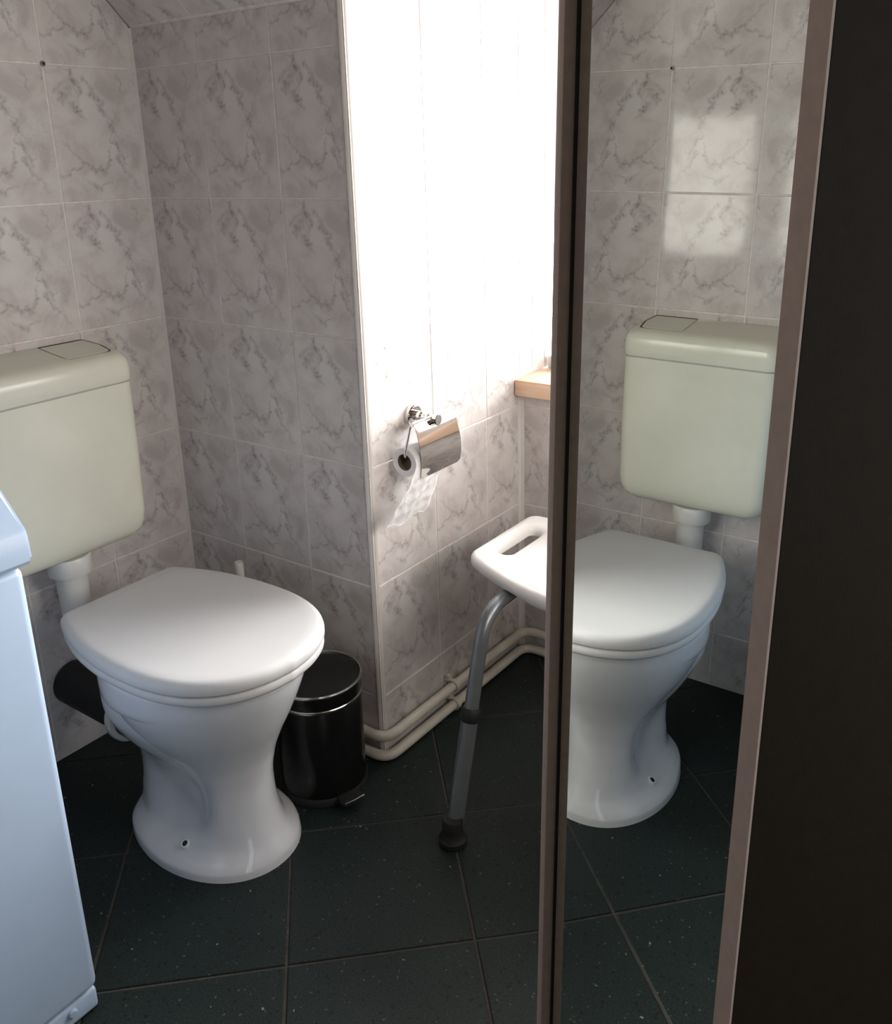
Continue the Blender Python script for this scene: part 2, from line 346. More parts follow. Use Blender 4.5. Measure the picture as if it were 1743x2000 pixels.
# sloping ceiling over the knee wall, tiled, and the flat ceiling
s2 = math.sqrt(.5)
bm = bmesh.new()
pts = [(0, 0, TOPB), (0, -(ZC-TOPB), ZC), (0, -(ZC-TOPB)+.08, ZC+.08), (0, .08, TOPB+.08)]
loft(bm, [[(-.1, y+G*s2, z+G*s2) for x, y, z in pts], [(WB-.003, y+G*s2, z+G*s2) for x, y, z in pts]])
slope = struct(obj('ceiling_slope', bm, M_GROUT, smooth=False), 'tiled sloping ceiling above the knee wall', 'ceiling')
lay_tiles(slope, (0, 0, TOPB), (1, 0, 0), (0, -s2, s2), (.003, WB-.006), (.003, 1.2), .1933-TW, -.06, flip=True)
bm = B((WB-.004, RY, ZC), (RX+.12, YW+.12, ZC+.1)); box(bm, (-.12, RY, ZC), (WB-.004, -(ZC-TOPB), ZC+.1))
loft(bm, [[(x, y+G*s2, z+G*s2) for q, y, z in pts] for x in (WX1+.003, RX)])
struct(obj('ceiling', bm, M_PLASTER, smooth=False), 'plain ceiling kept dark to cut bounced light', 'ceiling')
# floor: grout bed and stoneware tiles laid on the diagonal
floor = struct(obj('floor', B((-.12, RY-.12, -.06), (RX+.9, DC+.12, -.0025)), M_FGROUT, smooth=False), 'floor of dark green stoneware tiles laid diagonally', 'floor')
FS, PHI, FX, FY = .30, .762075, .559488, -.701035
def clip_poly(poly, axis, val, keep_less):
    out = []
    for i in range(len(poly)):
        a, b = poly[i], poly[(i+1) % len(poly)]
        ia = (a[axis] <= val) == keep_less; ib = (b[axis] <= val) == keep_less
        if ia: out.append(a)
        if ia != ib:
            t = (val-a[axis])/(b[axis]-a[axis]); out.append((a[0]+(b[0]-a[0])*t, a[1]+(b[1]-a[1])*t))
    return out
cph, sph = math.cos(PHI), math.sin(PHI); full_floor_mesh = None
for i in range(-8, 9):
    for j in range(-8, 9):
        g = .0024; loc = (FX + cph*i*FS - sph*j*FS, FY + sph*i*FS + cph*j*FS)
        def W(u, v): return (loc[0]+cph*u-sph*v, loc[1]+sph*u+cph*v)
        q = [W(g, g), W(FS-g, g), W(FS-g, FS-g), W(g, FS-g)]
        cq = q
        for ax, val, less in ((0, 0.0, False), (0, RX, True), (1, RY, False), (1, DC, True)): 
            cq = clip_poly(cq, ax, val, less)
            if len(cq) < 3: break
        if len(cq) < 3: continue
        cx = sum(p[0] for p in cq)/len(cq); cy = sum(p[1] for p in cq)/len(cq)
        if cx < WB-.02 and cy > .03: continue
        same = len(cq) == 4 and max(abs(a[0]-b[0])+abs(a[1]-b[1]) for a, b in zip(q, cq)) < 1e-6
        if same and full_floor_mesh: me = full_floor_mesh
        else:
            loc2 = [((x-loc[0])*cph+(y-loc[1])*sph, -(x-loc[0])*sph+(y-loc[1])*cph) for x, y in cq]
            n = len(loc2); mx = sum(p[0] for p in loc2)/n; my = sum(p[1] for p in loc2)/n
            ins = [(x+(mx-x)*.008, y+(my-y)*.008) for x, y in loc2]
            vs = [(x, y, -.008) for x, y in loc2] + [(x, y, -.0012) for x, y in loc2] + [(x, y, 0) for x, y in ins]
            fs = [tuple(range(2*n, 3*n))] + [(b*n+k, b*n+(k+1) % n, (b+1)*n+(k+1) % n, (b+1)*n+k) for b in (0, 1) for k in range(n)]
            me = bpy.data.meshes.new('floor_tile'); me.from_pydata(vs, [], fs); me.materials.append(M_FLOOR)
            if same: full_floor_mesh = me
        t = bpy.data.objects.new('tile', me); COL.objects.link(t); t.parent = floor
        t.location = (loc[0], loc[1], random.uniform(-.0003, 0)); t.rotation_euler = (0, 0, PHI)
# corner bead, caulked corners
bm = bmesh.new()
def qring(z):
    r = .0125; c = (WB-r+.0015, r-.0015)
    arc = [(c[0]+r*math.cos(a), c[1]+r*math.sin(a)) for a in [-PI/2+PI/2*k/6 for k in range(7)]]
    return [(x, y, z) for x, y in arc] + [(c[0], c[1], z)]
loft(bm, [qring(0.0), qring(TOPB)])
struct(obj('trim_1', bm, M_BEAD), 'white plastic corner bead on the edge between knee wall and niche', 'trim')
bm = bmesh.new(); loft(bm, [[(0, 0, z), (.006, 0, z), (.003, -.003, z), (0, -.006, z)] for z in (0.0, TOPB)])
for v in bm.verts: v.co += Vector((-.0005, .0005, 0))
struct(obj('trim_2', bm, M_CAULK, smooth=False), 'pale caulk line in the corner beside the cistern', 'trim')
bm = bmesh.new(); loft(bm, [[(WB, DC, z), (WB, DC-.011, z), (WB+.004, DC-.004, z), (WB+.011, DC, z)] for z in (0.0, WZ0-.04)])
struct(obj('trim_3', bm, M_BEAD, smooth=False), 'pale corner strip under the window sill', 'trim')
bm = bmesh.new(); loft(bm, [[(.0, 0, TOPB), (.005, 0, TOPB), (.003, -.003, TOPB+.003), (0, -.004, TOPB+.004)], [(0, -.8, TOPB+.8), (.005, -.8, TOPB+.8), (.003, -.803, TOPB+.803), (0, -.804, TOPB+.804)]])
struct(obj('trim_4', bm, M_CAULK, smooth=False), 'pale caulk line along the sloping ceiling', 'trim')
# window with frame, glass and wooden sill
win = struct(bpy.data.objects.new('window_1', None), 'white window above the wooden sill', 'window'); COL.objects.link(win); win.location = (WX0, YW, WZ0); win['_base'] = [WX0, YW, WZ0]
bm = bmesh.new(); y0, y1 = YW+.005, YW+.05
for lo, hi in (((WX0-.04, y0, WZ0), (WX0+.0005, y1, WZ1)), ((WX1-.05, y0, WZ0), (WX1, y1, WZ1)), ((WX0+.008, y0, WZ0), (WX1-.05, y1, WZ0+.03)), ((WX0+.008, y0, WZ1-.05), (WX1-.05, y1, WZ1)), ((1.14, y0, WZ0+.03), (1.18, y1, WZ1-.05))):
    box(bm, lo, hi, .004)
obj('window_frame', bm, M_LID, win)
for a, b in ((WX0+.005, 1.145), (1.175, WX1-.045)):
    obj('pane', B((a, y0+.018, WZ0+.025), (b, y0+.024, WZ1-.045)), M_GLASS, win, smooth=False)
obj('sill', B((WB+.0015, DC-.028, WZ0-.039), (WX1-.0015, YW+.05, WZ0-.0005), .003), M_WOOD, win)

# ------------------------------------------------------------------ toilet
TY = -.340
toilet = thing('toilet', 'white floor standing ceramic toilet with closed lid beside the washing machine', 'toilet', (.45, TY, 0))
def outline(xc, af, ab, wd, nf=2.0, nb=2.4, k=0.0, n=96):
    pts = []
    for i in range(n):
        a = 2*PI*i/n; c, s = math.cos(a), math.sin(a)
        if c >= 0: x = xc + af*abs(c)**(2/nf); y = wd*abs(s)**(2/nf)
        else:
            t = abs(c)**(2/nb); x = xc - ab*t; y = wd*abs(s)**(2/nb)*(1-k*(t*t*(3-2*t)))
        pts.append((x, math.copysign(y, s)))
    return pts
def lofted(levels, zs, bm, warp=None):
    cz = [l[0] for l in levels]; cols = list(zip(*levels)); rings = []
    for z in zs:
        x0, x1, wd, nf, nb, k, xf = [cubic(cz, c, z) for c in cols[1:]]
        xc = x0+(x1-x0)*xf; ring = []
        for x, y in outline(xc, x1-xc, xc-x0, wd, nf, nb, k):
            p = Vector((x, y, z)); p = warp(p) if warp else p
            ring.append((p.x, TY+p.y, p.z))
        rings.append(ring)
    loft(bm, rings)
def span(a, b, n): return [a+(b-a)*i/n for i in range(n+1)]
bm = bmesh.new()
#  z, x0, x1, half width, nf, nb, taper, xc fraction: one hourglass from foot to rim
shell = [(0, .258, .612, .131, 2.1, 3.0, .16, .50), (.012, .259, .610, .1295, 2.1, 3.0, .16, .50), (.019, .260, .607, .1230, 2.1, 2.9, .16, .51), (.030, .262, .601, .109, 2.05, 2.8, .16, .53), (.043, .264, .593, .099, 2.0, 2.7, .16, .54), (.066, .267, .583, .094, 2.0, 2.7, .16, .55),
         (.10, .271, .574, .093, 2, 2.6, .18, .56), (.14, .272, .571, .095, 2, 2.5, .20, .56), (.19, .265, .579, .104, 2, 2.5, .22, .55), (.235, .252, .596, .120, 2, 2.4, .24, .54), (.28, .240, .618, .140, 2, 2.4, .26, .53),
         (.325, .233, .638, .156, 2, 2.4, .28, .52), (.36, .231, .651, .163, 2, 2.4, .28, .52), (.388, .230, .657, .165, 2, 2.4, .28, .52), (.393, .234, .653, .161, 2, 2.4, .28, .52)]
def recess(p):
    zz = p.z-.105-(p.x-.435)*.3
    g = math.exp(-abs((p.x-.437)/.066)**3 - abs(zz/(.062 if zz < 0 else .085))**(4 if zz < 0 else 2))
    return Vector((p.x, p.y - math.copysign(.040*g*min(1, abs(p.y)/.06), p.y), p.z))
lofted(shell, span(0, .012, 2)+span(.014, .034, 9)+span(.037, .066, 8)+span(.075, .36, 38)+[.37, .38, .385, .388, .390, .392, .393], bm, recess)
# overhanging bowl behind and beside the column; its lower edge falls towards the front
def tilt(p): return Vector((p.x, p.y, p.z - max(0, .345-p.z)*(p.x-.33)*2.2))
bowl = [(.190, .330, .47, .055, 2, 2.0, .30, .42), (.21, .298, .515, .084, 2, 2.1, .32, .42), (.235, .270, .545, .110, 2, 2.2, .34, .42), (.268, .246, .572, .134, 2, 2.3, .32, .42), (.30, .230, .600, .149, 2, 2.4, .30, .42), (.345, .224, .622, .156, 2, 2.4, .30, .44)]
lofted(bowl, span(.190, .345, 22), bm, tilt)
rim = [(.326, .228, .630, .1565, 2, 2.5, .28, .48), (.336, .221, .640, .1630, 2, 2.5, .28, .49), (.36, .218, .650, .1660, 2, 2.5, .28, .50), (.388, .216, .658, .1675, 2, 2.5, .28, .52), (.394, .220, .654, .163, 2, 2.5, .28, .52)]
lofted(rim, [.326, .329, .332, .336, .344, .352, .36, .37, .38, .387, .390, .392, .394], bm)
from mathutils.bvhtree import BVHTree
bmesh.ops.recalc_face_normals(bm, faces=bm.faces); bvh = BVHTree.FromBMesh(bm)
body = obj('pan', bm, M_CERAMIC, toilet, sharp=.9)
# outlet spigot at the back and the connector ring
bm = bmesh.new(); lathe(bm, (0, TY, .165), [(.047, .004), (.047, .22), (.052, .30), (.055, .34)], 'x', 32)
obj('outlet_pipe', bm, M_BLACK, toilet)  # pipe coloured black to stand for the deep shade behind the pan
bm = bmesh.new(); lathe(bm, (0, TY, .165), [(.048, .196), (.057, .196), (.059, .199), (.059, .211), (.057, .214), (.048, .214)], 'x', 40, False, False)
obj('connector_ring', bm, M_PVC, toilet)
for s in (-1, 1):
    hit_, nrm, _i, _d = bvh.ray_cast(Vector((.467, TY+s*.0955, .085)), Vector((0, 0, -1)))
    cx, cy, cz = hit_; nrm = Vector((.05, s*.52, .85)).normalized(); tz = nrm.orthogonal().normalized(); ty = nrm.cross(tz)
    bm = bmesh.new(); rings = []
    for r, h in ((.0046, .0030), (.0056, .0045), (.0076, .0045), (.0090, .0025), (.0094, -.014)):
        rings.append([Vector((cx, cy, cz)) + nrm*h + (tz*math.cos(2*PI*q/20) + ty*math.sin(2*PI*q/20))*r for q in range(20)])
    loft(bm, rings, False, False); rg = obj('bolt_cap', bm, M_CERAMIC, toilet)
    bm = bmesh.new(); loft(bm, [[Vector((cx, cy, cz)) + nrm*h + (tz*math.cos(2*PI*q/20) + ty*math.sin(2*PI*q/20))*.0056 for q in range(20)] for h in (-.006, .0037)])
    obj('bolt_hole', bm, M_DARK, rg)
# seat ring and lid: straight back edge, round front
LY = TY+.002
half = [(.2130, .0), (.2130, .060), (.2130, .104), (.2145, .114), (.220, .1235), (.230, .1305), (.262, .1440), (.31, .160), (.36, .1705), (.41, .1765), (.46, .1780), (.51, .1755), (.56, .1655), (.60, .149), (.635, .123), (.660, .090), (.677, .047), (.6835, .0)]
def catmull(P, m=6):
    out = []
    for i in range(len(P)-1):
        p0, p1, p2, p3 = P[max(i-1, 0)], P[i], P[i+1], P[min(i+2, len(P)-1)]
        for k in range(m):
            t = k/m
            out.append(tuple(.5*(2*b+(-a+c)*t+(2*a-5*b+4*c-d_)*t*t+(-a+3*b-3*c+d_)*t**3) for a, b, c, d_ in zip(p0, p1, p2, p3)))
    return out + [P[-1]]
_hp = catmull(half)
_full = [(x, y) for x, y in _hp] + [(x, -y) for x, y in _hp[-2:0:-1]]
def seat_outline(grow=0.0):
    n = len(_full); pts = []
    g = max(grow, -.014)
    for i in range(n):
        a, b = Vector(_full[i-1]), Vector(_full[(i+1) % n]); t_ = (b-a).normalized(); nr = Vector((-t_.y, t_.x))
        p = Vector(_full[i]) + nr*g
        if grow < -.014:
            f = 1 - (-.014-grow)/.2; p = Vector((.45, 0)) + (p-Vector((.45, 0)))*f
        pts.append((p.x, LY+p.y))
    return pts
def seat_ring(prof):
    bm = bmesh.new(); loft(bm, [[(x, y, z) for x, y in seat_outline(g)] for g, z in prof]); return bm
seat = obj('seat', seat_ring([(-.010, .3955), (-.004, .3965), (-.002, .400), (-.002, .4085), (-.004, .412), (-.010, .4135)]), M_LID, toilet, sharp=1.0)
for s in (-1, 1):
    obj('seat_hinge', lathe(bmesh.new(), (.226, TY+s*.075, 0), [(.010, .3945), (.010, .4095), (.009, .411)], 'z', 16), M_LID, toilet)
lid = obj('lid', seat_ring([(-.008, .4150), (-.001, .4158), (0, .418), (0, .4255), (-.0012, .4305), (-.0045, .4352), (-.009, .438), (-.014, .4393), (-.030, .4399)]), M_LID, toilet, sharp=1.2)

# ------------------------------------------------------------------ cistern
CY = -.342
cist = thing('toilet_cistern', 'yellowed plastic wall cistern with top flush plate above the toilet', 'cistern', (.06, CY, .47))
def rrect(x1, hw, r, x0=.0025, rb=.006, n=8):
    """plan outline: back corners nearly square, front corners round"""
    pts = []
    for (cx, cy, a0, rr) in ((x1-r, hw-r, 0, r), (x0+rb, hw-rb, PI/2, rb), (x0+rb, -hw+rb, PI, rb), (x1-r, -hw+r, 1.5*PI, r)):
        for k in range(n+1):
            a = a0+PI/2*k/n; pts.append((cx+rr*math.cos(a), CY+cy+rr*math.sin(a)))
    return pts
def topz(x): return .876 - .145*x
def crings(prof, slanted=False):
    bm = bmesh.new(); rings = []
    for z, x1, hw in prof:
        rings.append([(x, y, (z - .145*x*max(0, min(1, (z-.835)/.04)) if slanted else z)) for x, y in rrect(x1, hw, min(.026, x1*.4))])
    loft(bm, rings); return bm
tank = obj('tank', crings([(.474, .090, .128), (.476, .099, .140), (.482, .107, .150), (.492, .1125, .157), (.507, .1165, .162), (.53, .119, .1640), (.66, .122, .1655), (.7995, .1225, .166)]), M_CISTERN, cist, sharp=1.0)
obj('cistern_lid', crings([(.8025, .1235, .1665), (.8045, .1250, .168), (.822, .1250, .168), (.840, .1245, .1665), (.856, .1225, .163), (.866, .119, .158), (.872, .114, .152), (.875, .108, .145), (.876, .100, .136)], True), M_CISTERN, cist, sharp=1.0)
obj('seam', crings([(.798, .1205, .164), (.804, .1205, .164)]), M_GREYPVC, cist)
# flush plate on the sloping lid top, with a dark gap at its back and end
def plate(o, za, zb, mat, par, name):
    bm = bmesh.new(); q = [Vector(o[i]).lerp(Vector(o[(i+1) % len(o)]), k/4) for i in range(len(o)) for k in range(4)]
    loft(bm, [[(p[1], p[0], topz(p[1])+z) for p in q] for z in (za, zb)])
    return obj(name, bm, mat, par, sharp=.5)
o_ = [(-.300, .012), (-.209, .012), (-.2015, .055), (-.207, .094), (-.213, .099), (-.292, .099), (-.298, .094), (-.300, .06)]
fp = plate(o_, -.004, .0012, M_CISTERN, cist, 'flush_plate')
g_ = [(-.300, .0040), (-.2055, .0040), (-.1968, .055), (-.2032, .0960), (-.213, .1000), (-.292, .1000), (-.2985, .094), (-.3005, .06)]
plate(g_, -.004, .0003, M_DARK, fp, 'gap')
bm = bmesh.new(); lathe(bm, (.066, CY, 0), [(.030, .400), (.030, .445)], 'z', 32, True, True)
tube(bm, fillet([(.066, CY, .405), (.066, CY, .32), (.236, CY, .32)], .05), .0295, 20)
obj('flush_pipe', bm, M_PVC, cist)
bm = bmesh.new(); lathe(bm, (.066, CY, 0), [(.031, .436), (.041, .436), (.042, .440), (.0425, .469), (.040, .4735)], 'z', 36, True, True)
obj('pipe_collar', bm, M_PVC, cist)

# ------------------------------------------------------------------ washing machine (top loader)
wm = thing('washing_machine', 'white top loading washing machine at the left edge of the picture', 'washing machine', (.30, -.895, 0))
XF, YS, YE = .599, -.700, -1.100
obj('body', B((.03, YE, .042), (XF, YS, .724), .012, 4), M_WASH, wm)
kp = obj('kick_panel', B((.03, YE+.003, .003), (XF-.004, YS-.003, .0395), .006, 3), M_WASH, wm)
bm = bmesh.new(); lathe(bm, (XF-.0045, -.745, .026), [(.0075, .0), (.0075, .002), (.005, .0038)], 'x', 18)
obj('screw_cap', bm, M_WASH, kp)
bm = bmesh.new()
prof = [(.03, .7275), (XF+.007, .7275), (XF+.0105, .733), (XF+.0075, .769), (XF+.003, .7765), (.553, .8175), (.540, .826), (.50, .830), (.03, .830)]
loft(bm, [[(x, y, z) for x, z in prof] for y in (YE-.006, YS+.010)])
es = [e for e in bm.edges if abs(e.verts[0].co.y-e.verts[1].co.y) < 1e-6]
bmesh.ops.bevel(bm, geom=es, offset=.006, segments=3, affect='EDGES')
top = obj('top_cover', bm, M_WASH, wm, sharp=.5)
# recessed control strip on the sloping front
d = Vector((.553-(XF+.003), 0, .8175-.7765)).normalized(); nn = Vector((-d.z, 0, d.x)); nn = nn if nn.z > 0 else -nn
o0 = Vector((XF+.003, 0, .7765))
def strip(g, h0, h1):
    bm = bmesh.new()
    rr = [(.028-g, YE+.03), (.028-g, -.735+g), (.031-g, -.729+g), (.058, -.720+g), (.058, YE+.03)]
    loft(bm, [[o0 + d*a + nn*h + Vector((0, y, 0)) for a, y in rr] for h in (h0, h1)]); return bm
cs = obj('control_strip', strip(0, -.002, .0011), M_WASH, top)
obj('gap', strip(.0014, -.002, .0003), M_DARK, cs)

# ------------------------------------------------------------------ pedal bin
bx, by = .516, -.129
bin_ = thing('pedal_bin', 'small black glossy pedal bin in the corner behind the toilet', 'bin', (bx, by, 0))
obj('body', lathe(bmesh.new(), (bx, by, 0), [(.083, .012), (.085, .014), (.0853, .022), (.0853, .209), (.084, .211)], 'z', 56), M_STEEL, bin_)
obj('base_ring', lathe(bmesh.new(), (bx, by, 0), [(.086, 0), (.088, .002), (.088, .015), (.086, .018)], 'z', 48), M_BLACK, bin_)
obj('collar', lathe(bmesh.new(), (bx, by, 0), [(.0862, .2075), (.0872, .209), (.0872, .2125), (.086, .214)], 'z', 56), M_RIM, bin_)
bl = obj('lid', lathe(bmesh.new(), (bx, by, 0), [(.086, .2145), (.0865, .216), (.0865, .241), (.085, .243), (.082, .244), (.06, .2475), (.03, .249), (.004, .2494)], 'z', 56), M_STEEL, bin_)
bm = bmesh.new(); lathe(bm, (bx, by, 0), [(.0865, .240), (.0885, .2415), (.0890, .2445), (.0876, .2472), (.0850, .2465), (.084, .243)], 'z', 56, False, False)
obj('rim', bm, M_RIM, bl)
pd = Vector((.95, -.28, 0)).normalized(); ps = Vector((-pd.y, pd.x, 0)); pc = Vector((bx, by, 0)) + pd*.085
bm = bmesh.new()
ring = []
for a, s_ in ((0, -.02), (.024, -.026), (.032, -.020), (.032, .020), (.024, .026), (0, .02)): ring.append((a, s_))
loft(bm, [[pc + pd*a + ps*s_ + Vector((0, 0, z)) for a, s_ in ring] for z in (.016, .021)])
ped = obj('pedal', bm, M_BLACK, bin_)
bm = bmesh.new(); tube(bm, [pc + pd*.031 + ps*(-.022) + Vector((0, 0, .0225)), pc + pd*.033 + Vector((0, 0, .0228)), pc + pd*.031 + ps*.022 + Vector((0, 0, .0225))], .0018, 8)
obj('pedal_edge', bm, M_RIM, ped)

# ------------------------------------------------------------------ toilet brush
hx, hy = .240, -.064
br = thing('toilet_brush', 'white toilet brush standing behind the toilet lid in the corner', 'brush', (hx, hy, 0))
obj('holder', lathe(bmesh.new(), (hx, hy, 0), [(.046, 0), (.048, .004), (.044, .11), (.042, .112), (.039, .11), (.039, .03)], 'z', 36), M_PVC, br)
obj('handle', lathe(bmesh.new(), (hx, hy, 0), [(.010, .07), (.0075, .12), (.0075, .30), (.0095, .34), (.0098, .387), (.0085, .391)], 'z', 24), M_PVC, br)
obj('bristles', lathe(bmesh.new(), (hx, hy, 0), [(.025, .032), (.034, .04), (.036, .09), (.02, .105)], 'z', 24), M_PVC, br)

# ------------------------------------------------------------------ toilet roll holder and roll
py, pz, off = .1345, .715, .056
th = thing('toilet_roll_holder', 'chrome toilet roll holder with curved cover on the niche wall', 'holder', (WB, py, pz))
obj('rosette', lathe(bmesh.new(), (WB, py, pz), [(.0215, 0.0003), (.0222, .002), (.0222, .010), (.0205, .012), (.014, .0122)], 'x', 40), M_CHROME, th)
bm = bmesh.new(); lathe(bm, (WB, py, pz), [(.0105, .010), (.0115, .014), (.0115, .028), (.0085, .031), (.0085, .037), (.0105, .040), (.0095, .046), (.0075, .048), (.0075, .058), (.0105, .059), (.0112, .060), (.0112, .0685), (.0105, .0695)], 'x', 32)
obj('post', bm, M_CHROME, th)
yl, yr = .073, .204
cp = [(.053, .7195), (.0565, .717), (.060, .708), (.0645, .691), (.069, .673), (.0718, .657), (.0722, .645), (.0714, .633), (.0695, .619), (.0688, .611)]
ys = [yl + (yr-yl)*k/12 for k in range(13)]
bm = bmesh.new(); rings = []
def cprof(t):
    xs = list(range(len(cp))); return (cubic(xs, [c[0] for c in cp], t), cubic(xs, [c[1] for c in cp], t))
T = [k*(len(cp)-1)/36 for k in range(37)]
outer = [cprof(t) for t in T]; inner = [(x-.0011, z-.0002) for x, z in outer]
sec = outer + inner[::-1]
for y in ys:
    e = min(y-yl, yr-y); cut = .004 if e < .001 else 0.0    # rounded lower corners
    rings.append([(WB+x, y, max(z, .611+cut)) for x, z in sec])
loft(bm, rings); obj('cover', bm, M_CHROME, th, sharp=.8)
bm = bmesh.new(); tube(bm, [(WB+.053, yl-.002, .7195), (WB+.053, yr+.002, .7195)], .0032, 14); obj('hinge_rod', bm, M_CHROME, th)
rx, rz = .0385, .643
wire = fillet([(WB+.053, py-.014, .7195), (WB+.053, .0665, .7195), (WB+rx+.004, .0555, rz+.010), (WB+rx, .172, rz+.010)], .010)
bm = bmesh.new(); tube(bm, wire, .0028, 12); obj('wire_arm', bm, M_CHROME, th)
roll = thing('toilet_roll', 'partly used white toilet roll with a loose hanging end', 'toilet roll', (WB+rx, .115, rz-.03))
bm = bmesh.new(); lathe(bm, (WB+rx, 0, rz), [(.0165, .061), (.0282, .060), (.0292, .0615), (.0292, .1595), (.0282, .161), (.0165, .160), (.0165, .061)], 'y', 44, False, False); obj('paper_roll', bm, M_PAPER, roll)
bm = bmesh.new(); lathe(bm, (WB+rx, 0, rz), [(.0158, .0605), (.0166, .0605), (.0166, .1605), (.0158, .1605), (.0158, .0605)], 'y', 32, False, False); obj('card_core', bm, M_CARD, roll)
# loose end: leaves the front of the roll, slips out sideways below the cover and hangs crumpled
bm = bmesh.new(); NU, NV = 30, 48; grid = []
for j in range(NV+1):
    t = j/NV; s = 0.0
    if t < .2:
        a = PI/2*(1-t/.2); x = WB+rx+.0297*math.cos(a); z = rz+.0297*math.sin(a)
    else:
        s = (t-.2)/.8; x = WB+rx+.0297 - .010*s*s; z = rz - .106*s
    row = []
    for i in range(NU+1):
        u = i/NU
        ya = .0605 - .084*s**1.25; yb = .160 - .068*s
        e = min(1, s*3)
        wv = e*(.0022*math.sin(9*u+7*s) + .0006*math.sin(26*u-13*s) + .0007*math.sin(31*s+5*u))
        if z > .608: wv = min(wv, .0004)
        row.append((x + wv, ya+(yb-ya)*u + e*.002*math.sin(24*s), z + .006*s*s*math.sin(u*9+1)))
    grid.append(row)
vr = [[bm.verts.new(p) for p in r] for r in grid]
for j in range(NV):
    for i in range(NU): bm.faces.new((vr[j][i], vr[j][i+1], vr[j+1][i+1], vr[j+1][i]))
bmesh.ops.solidify(bm, geom=bm.faces, thickness=.0007)
obj('loose_end', bm, M_PAPER, roll, sharp=3)

# ------------------------------------------------------------------ shower stool
SX, SY, SZ = .966, .222, .468
st = thing('shower_stool', 'white plastic shower stool with hand slot on grey legs under the window', 'stool', (SX, SY, 0))
def seat_poly(g, n=14):
    """outline grown by g: straight short ends with a hand slot, bowed long sides, round corners"""
    hx_, hy_ = .243+g, .122; r = .022+max(g, -.015); pts = []
    for (sx, sy, a0) in ((1, 1, 0), (-1, 1, PI/2), (-1, -1, PI), (1, -1, 1.5*PI)):
        cx, cy = sx*(hx_-r), sy*(hy_+g-r)
        for k in range(7):
            a = a0+PI/2*k/6; pts.append((cx+r*math.cos(a), cy+r*math.sin(a)))
        if sx*sy > 0 and False: pass
        nxt = {(1, 1): 'top', (-1, 1): 'left', (-1, -1): 'bottom', (1, -1): 'right'}[(sx, sy)]
        if nxt in ('top', 'bottom'):
            for k in range(1, 16):
                x = sx*(hx_-r)*(1-2*k/16); pts.append((x, sy*(hy_+g)))
    return [(x, y + math.copysign(.052*(1-(min(abs(x), hx_)/hx_)**2), y)) for x, y in pts]
def slot_poly(cx, g):
    hx_, hy_ = .0165+g, .072+g; r = hx_*.95; pts = []
    for (sx, sy, a0) in ((1, 1, 0), (-1, 1, PI/2), (-1, -1, PI), (1, -1, 1.5*PI)):
        for k in range(7):
            a = a0+PI/2*k/6; pts.append((cx+sx*(hx_-r)+r*math.cos(a), sy*(hy_-r)+r*math.sin(a)))
    return pts
bm = bmesh.new()
def ring_of(pts, z): return [bm.verts.new((x, y, z)) for x, y in pts]
def bridge(a, b):
    n = len(a)
    for i in range(n): bm.faces.new((a[i], a[(i+1) % n], b[(i+1) % n], b[i]))
prof = [(-.014, 0), (-.008, -.0012), (-.003, -.0045), (0, -.010), (0, -.020), (-.003, -.0255), (-.008, -.026), (-.010, -.022)]
rs = [ring_of(seat_poly(g), z) for g, z in prof]
for a, b in zip(rs, rs[1:]): bridge(a, b)
inner_loops = []
for cx in (-.196, .196):
    sl = [ring_of(slot_poly(cx, g), z) for g, z in ((.013, 0), (.008, -.0015), (.003, -.006), (0, -.011), (0, -.022))]
    for a, b in zip(sl, sl[1:]): bridge(a, b)
    inner_loops.append(sl)
bm.edges.ensure_lookup_table()
def loop_edges(l): return [bm.edges.get((l[i], l[(i+1) % len(l)])) for i in range(len(l))]
bmesh.ops.triangle_fill(bm, edges=loop_edges(rs[0]) + loop_edges(inner_loops[0][0]) + loop_edges(inner_loops[1][0]), use_beauty=True)
bmesh.ops.triangle_fill(bm, edges=loop_edges(rs[-1]) + loop_edges(inner_loops[0][-1]) + loop_edges(inner_loops[1][-1]), use_beauty=True)
for k in range(-9, 10):
    bmesh.ops.bisect_plane(bm, geom=list(bm.verts)+list(bm.edges)+list(bm.faces), plane_co=(k*.024, 0, 0), plane_no=(1, 0, 0))
for v in bm.verts:
    x = v.co.x; dish = .020*(min(abs(x), .243)/.243)**2 - .020
    low = -.006*max(0, 1-(abs(x)/.10)**2)**.5 if (v.co.z < -.019 and abs(x) < .10) else 0
    v.co = Vector((SX+x, SY+v.co.y, SZ+v.co.z+dish+low))
obj('seat', bm, M_STOOL, st, sharp=.7)
def leg(xs, sy, foot_y):
    top_y = 0
    q = 1 if xs < SX else -1; path = fillet([(xs, foot_y, .012), (xs-.006*q, SY+sy*.222, .4135), (xs-.006*q, SY+sy*.03, .4135)], .078, 14)
    bm = bmesh.new(); tube(bm, path, .0135, 18); lg = obj('leg', bm, M_ALU, st)
    f = Vector(path[0]); d_ = (Vector(path[1])-f).normalized()
    def along(h): return f + d_*((h-f.z)/d_.z)
    bm = bmesh.new(); tube(bm, [along(.03), along(.222)], .0158, 20); obj('sleeve', bm, M_ALU, lg)
    bm = bmesh.new(); tube(bm, [along(.219), along(.223), along(.239), along(.243)], [.0165, .0182, .0182, .0165], 20); obj('height_collar', bm, M_BLACK, lg)
    bm = bmesh.new(); lathe(bm, (f.x, f.y, 0), [(.024, 0), (.0265, .003), (.0265, .012), (.022, .018), (.0195, .030), (.0195, .050), (.017, .054)], 'z', 28); obj('rubber_foot', bm, M_BLACK, lg)
leg(.837, -1, -.128); leg(1.095, -1, -.128); leg(.837, 1, .512); leg(1.095, 1, .512)
